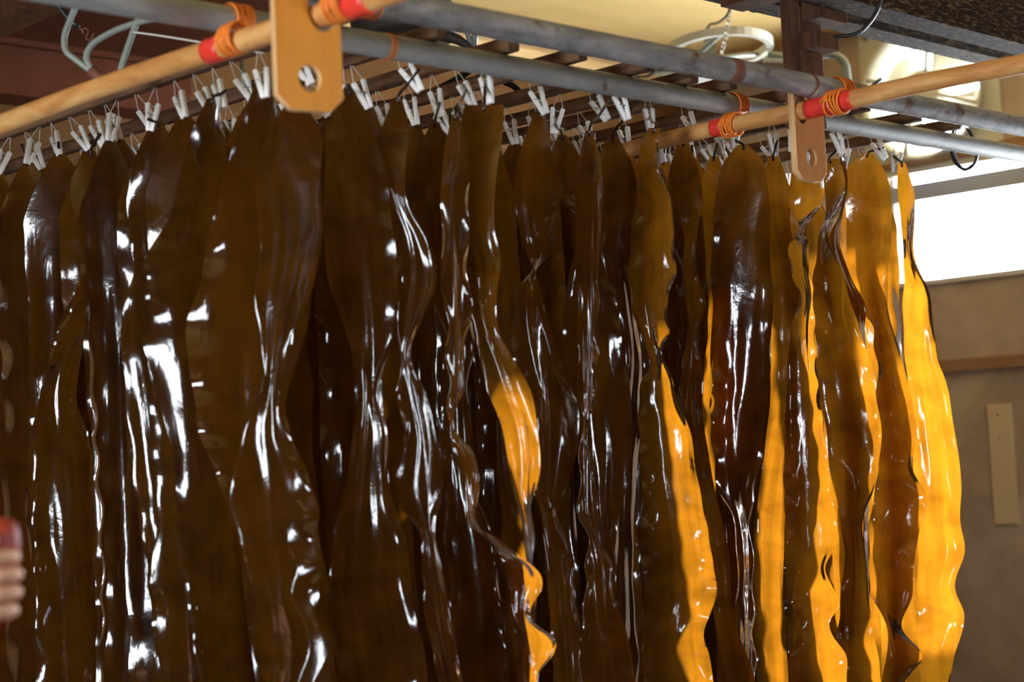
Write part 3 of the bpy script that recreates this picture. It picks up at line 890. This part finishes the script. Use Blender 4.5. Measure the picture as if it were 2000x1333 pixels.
hero((175, 270), [(295, 168, 186), (350, 140, 215), (440, 150, 235), (520, 160, 248), (600, 130, 230), (700, 95, 160), (760, 80, 150), (860, 60, 180), (980, 50, 200), (1150, 60, 200), (1340, 70, 210)],
     'crumpled brown frond with a sparkling folded crease', 45, M_KELP, tilt=1, first=True, warp=0.014)
rr_ = random.Random(5)
for px in (20, 50, 78, 100, 135, 205, 230, 265, 340, 378, 450):
    d_ = ray(px, 300 - px * 0.38); y_ = SLATX[0] / (d_[0] / d_[1])
    wild(SLATX[0], y_, 100 + px, True, 'glossy brown kelp frond under the outermost slat, overlapping its neighbours', GL, rr_.uniform(.12, .18), mat=M_KELP, twist=0.7)
for k in range(6):
    wild(SLATX[0], 3.98 + 0.07 * k, 170 + k, True, 'glossy brown kelp frond under the outermost slat, overlapping its neighbours', GL, 0.14, mat=M_KELP)
# inner rows that fill the rack
GI = 'dark fronds inside the drying rack'
for i, x in enumerate(SLATX[1:], 1):
    y = (2.74 if i == 1 else 2.77) + rr_.uniform(-.03, .03)
    yend = 3.95 if i == 1 else (3.45 if i < 4 else 3.25)
    k = 0
    while y < yend:
        wild(x + rr_.uniform(-.004, .004), y, 1000 * i + k, False, 'dark kelp frond deeper inside the rack under the %s slat from the pale pole' % ORD[i], 'inner fronds under the %s slat' % ORD[i], rr_.uniform(.085, .12) if k == 0 else rr_.uniform(.11, .17))
        y += rr_.uniform(.065, .10); k += 1

# ------------------------------------------------------------------ wall fan in its square plate
fr = empty('wall_fan', (XW - 0.012, FY, FZ))
tag(fr, 'cream square ventilation fan with round shroud set in the wall above the window', 'fan')


def rounded(w, r, n=6):
    out = []
    for cx_, cy_, a0 in ((w - r, w - r, 0), (-w + r, w - r, 90), (-w + r, -w + r, 180), (w - r, -w + r, 270)):
        for k in range(n + 1):
            a = math.radians(a0 + 90 * k / n); out.append((cx_ + r * math.cos(a), cy_ + r * math.sin(a)))
    return out


RZ90 = Matrix.Rotation(-math.pi / 2, 4, 'Z')       # local -Y of a plate turns to -X
me = plate_with_holes(rounded(0.335, 0.05), [circle(0, 0, 0.262, 48)], 0.012)
me.transform(RZ90); link('plate', me, M_CREAM, fr)


def ring_mesh(profile, n=48):
    """lathe (r, x) profile about the fan's X axis"""
    V = []; Fc = []
    for k in range(n):
        a = 2 * math.pi * k / n
        for r, x in profile: V.append((x, r * math.cos(a), r * math.sin(a)))
    m = len(profile)
    for k in range(n):
        k2 = (k + 1) % n
        for j in range(m - 1):
            Fc.append((k * m + j, k * m + j + 1, k2 * m + j + 1, k2 * m + j))
    return mesh_from(V, Fc)


link('shroud', ring_mesh([(0.262, 0.10), (0.250, 0.02), (0.255, -0.03), (0.285, -0.075), (0.292, -0.075), (0.272, -0.025), (0.270, 0.0)]), M_CREAM, fr, True)
link('hub', ring_mesh([(0.0, -0.085), (0.07, -0.082), (0.095, -0.06), (0.10, 0.0), (0.10, 0.06), (0.0, 0.07)]), M_CREAM, fr, True)
for k in range(4):
    a0 = math.radians(38 + 90 * k)
    V = []; Fc = []
    nr_, na = 7, 7
    for i in range(nr_):
        r = 0.085 + 0.155 * i / (nr_ - 1)
        half = math.radians(20 + 12 * i / (nr_ - 1))
        for j in range(na):
            t = j / (na - 1) * 2 - 1
            a = a0 + half * t
            V.append((0.02 + 0.035 * t * (1 - 0.3 * i / nr_), r * math.cos(a), r * math.sin(a)))
    for i in range(nr_ - 1):
        for j in range(na - 1):
            Fc.append((i * na + j, i * na + j + 1, (i + 1) * na + j + 1, (i + 1) * na + j))
    bl = link('blade', mesh_from(V, Fc), M_CREAM, fr, True)
    md = bl.modifiers.new('thick', 'SOLIDIFY'); md.thickness = 0.004
for a in (20, 110, 200, 290):
    a = math.radians(a)
    pts = [(-0.06, 0.08 * math.cos(a), 0.08 * math.sin(a)), (-0.085, 0.17 * math.cos(a), 0.17 * math.sin(a)), (-0.060, 0.275 * math.cos(a), 0.275 * math.sin(a))]
    tube_obj('bracket_arm', pts, 0.011, M_CREAM, fr, 8, 10)
for sy in (-1, 1):
    for sz in (-1, 1):
        bm = bmesh.new(); bmesh.ops.create_cone(bm, cap_ends=True, segments=10, radius1=0.016, radius2=0.012, depth=0.012)
        b_ = link('bolt', bm_to(bm), M_GREYBOX, fr)
        b_.matrix_local = Matrix.Translation((-0.010, sy * 0.295, sz * 0.295)) @ Matrix.Rotation(-math.pi / 2, 4, 'Y')

# ------------------------------------------------------------------ hanging fan with tube ring near the far corner
zf = 6.0
c_ = at_depth(1405, 115, zf)
hf = empty('hanging_fan', c_)
tag(hf, 'grey hanging fan with flat metal ring and motor box on a chain', 'fan')


def rel(x, y, z, base):
    return at_depth(x, y, z) - np.array(base)


ring = []
rx_, ry_ = 0.175, 0.26
cr = rel(1405, 96, zf, c_)
for k in range(40):
    a = 2 * math.pi * k / 40
    ring.append(cr + RH * rx_ * math.cos(a) + FH * ry_ * math.sin(a))
V = []; Fc = []
for k, p in enumerate(ring):
    d_ = (p - cr) / np.linalg.norm(p - cr)
    for dr, dz in ((-0.012, -0.014), (0.014, -0.014), (0.014, 0.014), (-0.012, 0.014)):
        V.append(p + d_ * dr + ZU * dz)
for k in range(40):
    k2 = (k + 1) % 40
    for j in range(4):
        Fc.append((k * 4 + j, k * 4 + (j + 1) % 4, k2 * 4 + (j + 1) % 4, k2 * 4 + j))
link('ring', mesh_from(V, Fc), M_CREAM, hf, False)
p0 = rel(1352, 150, zf, c_)
bm = bmesh.new(); bm_box(bm, (-0.055, -0.055, -0.075), (0.055, 0.055, 0.065), 0.006)
mb_ = link('motor_box', bm_to(bm), M_GREYBOX, hf); mb_.location = p0; mb_.rotation_euler[2] = 0.1
for k in range(5):
    box_obj('cooling_rib', (-0.060, -0.045 + k * 0.022, -0.06), (-0.054, -0.038 + k * 0.022, 0.055), M_GREYBOX, mb_)
V = [rel(x, y, zf - 0.05, c_) for x, y in ((1378, 55), (1390, 56), (1398, 72), (1400, 112), (1372, 112), (1377, 85))]
V2 = [v + FH * 0.03 for v in V]
link('bracket', mesh_from(V + V2, [tuple(range(5, -1, -1)), tuple(range(6, 12))] + [(i, (i + 1) % 6, (i + 1) % 6 + 6, i + 6) for i in range(6)]), M_TUBE, hf)
for a in (0.4, 2.5, 4.6):
    tube_obj('spoke', [p0 + np.array([0, 0, 0.06]), cr + RH * rx_ * math.cos(a) + FH * ry_ * math.sin(a)], 0.009, M_TUBE, hf, 8)
tube_obj('cross_tube', [rel(1500, 108, zf, c_), rel(1560, 112, zf, c_), rel(1600, 108, zf, c_), rel(1632, 108, zf, c_), rel(1648, 120, zf, c_), rel(1655, 150, zf, c_), rel(1658, 190, zf, c_)], 0.014, M_TUBE, hf, 10, 30)
tube_obj('cross_tube', [rel(1490, 118, zf, c_), rel(1600, 116, zf, c_)], 0.010, M_CREAM, hf, 8)
# small light coloured fan blades seen between slat ends
b2 = hf; base = np.array(c_)
for (ya, yb, w_) in ((118, 128, 60), (136, 146, 85)):
    V = [rel(x, y, 5.9 + dz, base) for x, y, dz in ((1245, ya, 0), (1245 + w_ * .6, ya - 5, .03), (1245 + w_ + 25, ya + 6, .05), (1245 + w_, yb + 4, .02), (1245 + w_ * .4, yb + 2, 0))]
    V2 = [v + ZU * 0.012 for v in V]
    link('blade', mesh_from(V + V2, [tuple(range(4, -1, -1)), tuple(range(5, 10))] + [(i, (i + 1) % 5, (i + 1) % 5 + 5, i + 5) for i in range(5)]), M_CREAM, b2)
tube_obj('shaft', [rel(1245, 136, 5.88, base), rel(1322, 130, 5.9, base)], 0.012, M_BLACK, b2, 10)
tube_obj('strap', [rel(1248, 150, 5.88, base), rel(1268, 148, 5.86, base), rel(1282, 132, 5.85, base), rel(1276, 116, 5.86, base), rel(1250, 112, 5.88, base), rel(1244, 132, 5.88, base)], 0.004, M_BLACK, b2, 6, 24)
bm = bmesh.new(); bmesh.ops.create_cone(bm, cap_ends=True, segments=12, radius1=0.018, radius2=0.014, depth=0.03)
k_ = link('knob', bm_to(bm), M_BLACK, b2); k_.location = rel(1243, 157, 5.88, base)


# ------------------------------------------------------------------ chains, cables, hooks
def chain(label, a, b, n, size):
    a = np.array(a); b = np.array(b); d = (b - a) / np.linalg.norm(b - a)
    side = np.cross(d, FH); side /= np.linalg.norm(side); side2 = np.cross(d, side)
    root = empty('chain', b)
    tag(root, label, 'chain')
    L = np.linalg.norm(b - a) / n
    for k in range(n):
        c0 = a + (b - a) * (k + .5) / n - b
        s_ = side if k % 2 == 0 else (side * .55 + side2 * .83)
        pts = []
        for q in range(14):
            t = 2 * math.pi * q / 14
            pts.append(c0 + s_ * size * .36 * math.cos(t) + d * (L * .62) * math.copysign(abs(math.sin(t)) ** .7, math.sin(t)))
        v, f = tube_geo(pts, size * 0.12, 5, False, True)
        link('chain_link', mesh_from(v, f), M_CHAIN, root, True)
    return root


ca = on_axis(1434, -60, 2, ZC); 
ca = at_depth(1436, -25, 5.6); chain('steel chain hanging from the pale ceiling to the tube-ring fan', ca + ZU * 0.0, at_depth(1409, 106, 5.75), 14, 0.016)
ch2 = chain('thin steel chain with black end weight hanging across the wall fan', on_axis(1938, -160, 2, ZC), at_depth(1724, 152, 5.8), 44, 0.013)
tube_obj('end_weight', [at_depth(1722, 154, 5.8) - np.array(ch2.location), at_depth(1712, 162, 5.8) - np.array(ch2.location), at_depth(1704, 170, 5.8) - np.array(ch2.location)], [0.007, 0.009, 0.008], M_BLACK, ch2, 8)


def cable(label, pts, rad, mat=None, name='cable', n=40, z=None):
    q = [at_depth(*p) for p in pts]
    o = tube_obj(name, q, rad, mat or M_BLACK, None, 8, n)
    return tag(o, label, 'cable')


cable('thin black cable dropping from the chain to the tube-ring fan bracket', [(1436, -10, 5.6), (1430, 6, 5.6), (1424, 22, 5.65), (1412, 38, 5.75), (1398, 46, 5.85), (1385, 50, 5.93), (1381, 56, 5.95)], 0.0045)
cable('black cable loop hanging under the dark roof beam beside the hanging post', [(1462, -14, 4.3), (1460, 6, 4.3), (1468, 20, 4.3), (1476, 21, 4.3), (1484, 10, 4.3), (1490, -12, 4.3)], 0.005)
cable('black cable with bright edge sagging from the roof beam to the post blocks', [(1724, -12, 3.75), (1716, 14, 3.75), (1700, 42, 3.75), (1680, 62, 3.75), (1655, 70, 3.75), (1636, 70, 3.75)], 0.0045)
cable('thick black hose running behind the clothespins under the slats', [(640, 212, 4.10), (720, 207, 4.09), (800, 192, 4.03), (855, 174, 3.94), (900, 150, 3.9), (930, 128, 3.9), (960, 112, 3.92)], 0.0085, None, 'rubber_hose')
cable('black hose end poking out beneath the slats behind the teardrop frond', [(985, 160, 4.0), (1000, 166, 4.0), (1012, 176, 4.0), (1022, 190, 4.0)], 0.008, None, 'rubber_hose', 14)
cable('coiled dark green cable looped over the galvanised pipe near the window',
      [(1868, 244, 4.70), (1860, 262, 4.68), (1858, 285, 4.66), (1862, 310, 4.68), (1876, 328, 4.70), (1892, 330, 4.72), (1904, 318, 4.74), (1908, 300, 4.76), (1902, 275, 4.78), (1892, 255, 4.78), (1880, 246, 4.74), (1866, 256, 4.70), (1862, 290, 4.67), (1868, 316, 4.69), (1884, 332, 4.71), (1898, 324, 4.73)], 0.0048, M_BLACK, 'cable', 90)
tube_o = cable('thin wire from the rusty pipe to the coiled cable', [(1822, 224, 4.6), (1845, 236, 4.65), (1866, 248, 4.7)], 0.0025, M_CHAIN, 'wire', 10)
cable('thin pale cord stretched under the dark plywood soffit', [(254, 62, 3.45), (300, 68, 3.42), (400, 84, 3.38), (516, 104, depth_of(on_axis(516, 104, 0, 1.970)))], 0.002, M_CORD, 'cord', 12)

# bent tube frame under the soffit
zt = 3.45
tf = empty('tube_frame', at_depth(188, 146, zt))
tag(tf, 'grey-green bent steel tube frame under the dark soffit behind the pale pole', 'frame')
B0 = np.array(tf.location)
for pts in ([(158, -40), (148, 10), (136, 42), (126, 72), (129, 100), (146, 115), (166, 130), (188, 147), (212, 166)],
            [(420, 34), (350, 33), (305, 36), (250, 50), (205, 70), (176, 92), (168, 112), (176, 130), (190, 146), (214, 168)],
            [(276, 20), (262, 58), (247, 100), (234, 142), (226, 172)]):
    tube_obj('bent_tube', [rel(x, y, zt, B0) for x, y in pts], 0.0068, M_TUBE, tf, 10, 40)
tube_obj('rusty_collar', [rel(176, 138, zt, B0), rel(190, 149, zt, B0), rel(200, 157, zt, B0)], 0.0115, M_RUST, tf, 10)
tube_obj('down_tube', [rel(470, 92, zt + .1, B0), rel(474, 140, zt + .1, B0), rel(480, 190, zt + .1, B0)], 0.005, M_TUBE, tf, 8)
hk = empty('strap_hook', at_depth(160, 65, 3.7)); tag(hk, 'black strap with a rusty S hook hanging from the soffit', 'hook')
H0 = np.array(hk.location)
tube_obj('strap', [rel(96, -18, 3.7, H0), rel(104, 2, 3.7, H0), rel(118, 16, 3.7, H0), rel(130, 32, 3.7, H0), rel(147, 47, 3.7, H0), rel(154, 53, 3.7, H0)], [0.007, 0.007, 0.006, 0.007, 0.0065, 0.005], M_BLACK, hk, 8)
tube_obj('s_hook', [rel(x, y, 3.7, H0) for x, y in ((154, 53), (161, 60), (163, 66), (160, 62), (166, 55), (172, 60), (170, 68), (168, 74), (174, 79), (180, 72), (182, 64))], 0.0018, M_RUST, hk, 6, 30)

# dark drum of a further fan above the slats, with its V bracket
zd = 4.6
dr_ = empty('fan_drum', at_depth(790, 60, zd)); tag(dr_, 'dark round fan drum with grey V bracket above the slat ends', 'fan')
D0 = np.array(dr_.location)
V = []; Fc = []
n = 36
for ring_i, (rr2, dz) in enumerate(((0.0, -.03), (0.13, -0.03), (0.145, -0.02), (0.15, 0.05), (0.12, 0.09), (0.0, 0.10))):
    for k in range(n):
        a = 2 * math.pi * k / n
        V.append(RH * rr2 * math.cos(a) + FH * rr2 * 1.1 * math.sin(a) + ZU * dz)
for r_ in range(5):
    for k in range(n):
        Fc.append((r_ * n + k, r_ * n + (k + 1) % n, (r_ + 1) * n + (k + 1) % n, (r_ + 1) * n + k))
link('drum', mesh_from(V, Fc), M_DARK, dr_, True)
tube_obj('bracket_leg', [rel(902, 38, zd - .1, D0), rel(912, 62, zd - .1, D0), rel(922, 92, zd - .1, D0)], 0.0075, M_TUBE, dr_, 8)
tube_obj('bracket_leg', [rel(924, 40, zd - .1, D0), rel(928, 66, zd - .1, D0), rel(926, 94, zd - .1, D0)], 0.0085, M_TUBE, dr_, 8)
tube_obj('duct_arm', [rel(850, 62, zd - .1, D0), rel(895, 78, zd - .1, D0), rel(925, 98, zd - .1, D0)], [0.02, 0.014, 0.010], M_DARK, dr_, 8)

# clear bulb at the top corner
bl = empty('light_bulb', at_depth(2004, -12, 4.4)); tag(bl, 'unlit clear glass light bulb with wire filament and cap under the roof beam', 'light bulb')
bm = bmesh.new(); bmesh.ops.create_uvsphere(bm, u_segments=24, v_segments=14, radius=0.050)
for v in bm.verts:
    if v.co.z > 0.01: v.co.x *= 1 - (v.co.z - .01) * 8; v.co.y *= 1 - (v.co.z - .01) * 8; v.co.z *= 1.5
link('glass', bm_to(bm), M_GLASS, bl, True)
for s_ in (-1, 1):
    tube_obj('filament_wire', [RH * s_ * .006 + ZU * .06, RH * s_ * .010 - ZU * .02, RH * s_ * .016 - ZU * .03], 0.0013, M_CHAIN, bl, 5)
tube_obj('cap', [ZU * 0.055, ZU * 0.075, ZU * 0.095], 0.015, M_CHAIN, bl, 14)
tube_obj('lead', [ZU * 0.09, ZU * 0.2, ZU * 0.35], 0.004, M_BLACK, bl, 6)


# ------------------------------------------------------------------ the worker reaching in, mostly outside the frame
def skin_mesh(verts, edges, radii, root=0, sub=2):
    me = bpy.data.meshes.new('skin')
    me.from_pydata([tuple(v) for v in verts], edges, [])
    o = bpy.data.objects.new('tmp_skin', me); COL.objects.link(o)
    o.modifiers.new('skin', 'SKIN')
    sv = me.skin_vertices[0].data
    for i, r in enumerate(radii):
        sv[i].radius = (r, r) if np.isscalar(r) else r
        sv[i].use_root = (i == root)
    m = o.modifiers.new('sub', 'SUBSURF'); m.levels = sub; m.render_levels = sub
    dg = bpy.context.evaluated_depsgraph_get()
    out = bpy.data.meshes.new_from_object(o.evaluated_get(dg))
    bpy.data.objects.remove(o); bpy.data.meshes.remove(me)
    return out


HAND = at_depth(-24, 1135, 2.05)
Fwd = np.array([0.75, -0.66, 0]); Fwd /= np.linalg.norm(Fwd)     # the way the worker faces
Sd = np.array([Fwd[1], -Fwd[0], 0])                              # the worker's right
ft = np.array([HAND[0], HAND[1], 0]) - Fwd * 0.52 - Sd * (-0.16) - RH * 0.06
ft[2] = 0


def B(f, s, z): return ft + Fwd * f + Sd * s + ZU * z


wr = HAND - FH * 0.0 - RH * 0.075 - ZU * 0.035                   # wrist, left of the fist
el = wr - RH * 0.17 - Fwd * 0.08 - ZU * 0.20
bv = [B(0, 0, .95), B(0, 0, 1.12), B(.01, 0, 1.32), B(0, 0, 1.44), B(.01, 0, 1.53), B(.03, 0, 1.62), B(.03, 0, 1.72),
      B(0, .10, .90), B(.02, .11, .50), B(-.02, .11, .09), B(.12, .12, .04),
      B(0, -.10, .90), B(.02, -.11, .50), B(-.02, -.11, .09), B(.12, -.12, .04),
      B(0, .19, 1.40), B(0, .23, 1.13), B(.10, .22, .90), B(.14, .21, .82),
      B(0, -.19, 1.40), el, wr, HAND - RH * 0.025]
be = [(0, 1), (1, 2), (2, 3), (3, 4), (4, 5), (5, 6), (0, 7), (7, 8), (8, 9), (9, 10), (0, 11), (11, 12), (12, 13), (13, 14),
      (3, 15), (15, 16), (16, 17), (17, 18), (3, 19), (19, 20), (20, 21), (21, 22)]
brd = [.14, .13, .15, .10, .055, .085, .075, .085, .06, .042, .035, .085, .06, .042, .035, .055, .042, .028, .03, .055, .042, .030, .036]
# fist: four fingers and a thumb curled round the upright red grip
GRIP = HAND + FH * 0.012 + RH * 0.012
for k in range(4):
    z_ = 0.030 - 0.0215 * k; ln = (0.92, 1.0, 0.95, 0.80)[k]
    i0 = len(bv)
    pts = [HAND - RH * 0.010 + FH * (-0.022) + ZU * z_, HAND + RH * 0.020 * ln + FH * (-0.022) + ZU * (z_ - .002),
           HAND + RH * 0.034 * ln + FH * 0.006 + ZU * (z_ - .003), HAND + RH * 0.022 * ln + FH * 0.034 + ZU * (z_ - .003), HAND - RH * 0.002 + FH * 0.034 + ZU * (z_ - .002)]
    bv += pts; brd += [.0105, .0100, .0098, .0088, .0078]
    be += [(22, i0)] + [(i0 + j, i0 + j + 1) for j in range(4)]
i0 = len(bv)
bv += [HAND - RH * 0.020 + FH * 0.018 + ZU * 0.030, HAND + RH * 0.004 - FH * 0.024 + ZU * 0.050, HAND + RH * 0.022 - FH * 0.020 + ZU * 0.047]
brd += [.0125, .0110, .0092]; be += [(22, i0), (i0, i0 + 1), (i0 + 1, i0 + 2)]
me = skin_mesh(bv, be, brd, 0, 2)
per = link('person', me, M_SKIN, None, True)
tag(per, 'worker reaching in beside the kelp, bare fist closed round a red grip', 'person')
jv = [B(0, 0, .93), B(0, 0, 1.12), B(.01, 0, 1.32), B(0, 0, 1.46), B(0, .19, 1.40), B(0, .23, 1.13), B(.09, .22, .92), B(0, -.19, 1.40), el, wr - RH * .05 - ZU * .03]
link('jacket', skin_mesh(jv, [(0, 1), (1, 2), (2, 3), (3, 4), (4, 5), (5, 6), (3, 7), (7, 8), (8, 9)], [.165, .155, .175, .09, .07, .058, .046, .07, .058, .046], 0, 2), M_SLEEVE, per, True)
tv = [B(0, 0, .98), B(0, .10, .88), B(.02, .11, .50), B(-.02, .11, .12), B(0, -.10, .88), B(.02, -.11, .50), B(-.02, -.11, .12)]
link('trousers', skin_mesh(tv, [(0, 1), (1, 2), (2, 3), (0, 4), (4, 5), (5, 6)], [.16, .105, .08, .065, .105, .08, .065], 0, 2), simple('grey_trousers', (.06, .06, .07), .8), per, True)
bm = bmesh.new(); bmesh.ops.create_uvsphere(bm, u_segments=20, v_segments=12, radius=0.105)
for v in bm.verts: v.co.z = max(v.co.z, -0.02) * 1.0
hr = link('hair', bm_to(bm), simple('black_hair', (.01, .008, .007), .5), per, True); hr.location = B(.015, 0, 1.70)
for s_ in (-1, 1):
    bm = bmesh.new(); bmesh.ops.create_uvsphere(bm, u_segments=8, v_segments=6, radius=0.012)
    e_ = link('eye', bm_to(bm), M_BLACK, per, True); e_.location = B(.105, s_ * .032, 1.645)
tube_obj('nose', [B(.10, 0, 1.65), B(.125, 0, 1.615), B(.11, 0, 1.605)], [.008, .013, .009], M_SKIN, per, 8)
gp = tube_obj('red_grip', [GRIP - ZU * .05, GRIP - ZU * .01, GRIP + ZU * .04, GRIP + ZU * .055, GRIP + ZU * .066, GRIP + ZU * .072, GRIP + ZU * .0745],
              [.012, .018, .024, .024, .021, .014, .004], M_REDGRIP, None, 16)
tag(gp, 'dark red rounded rubber grip standing up out of a bare fist', 'tool')
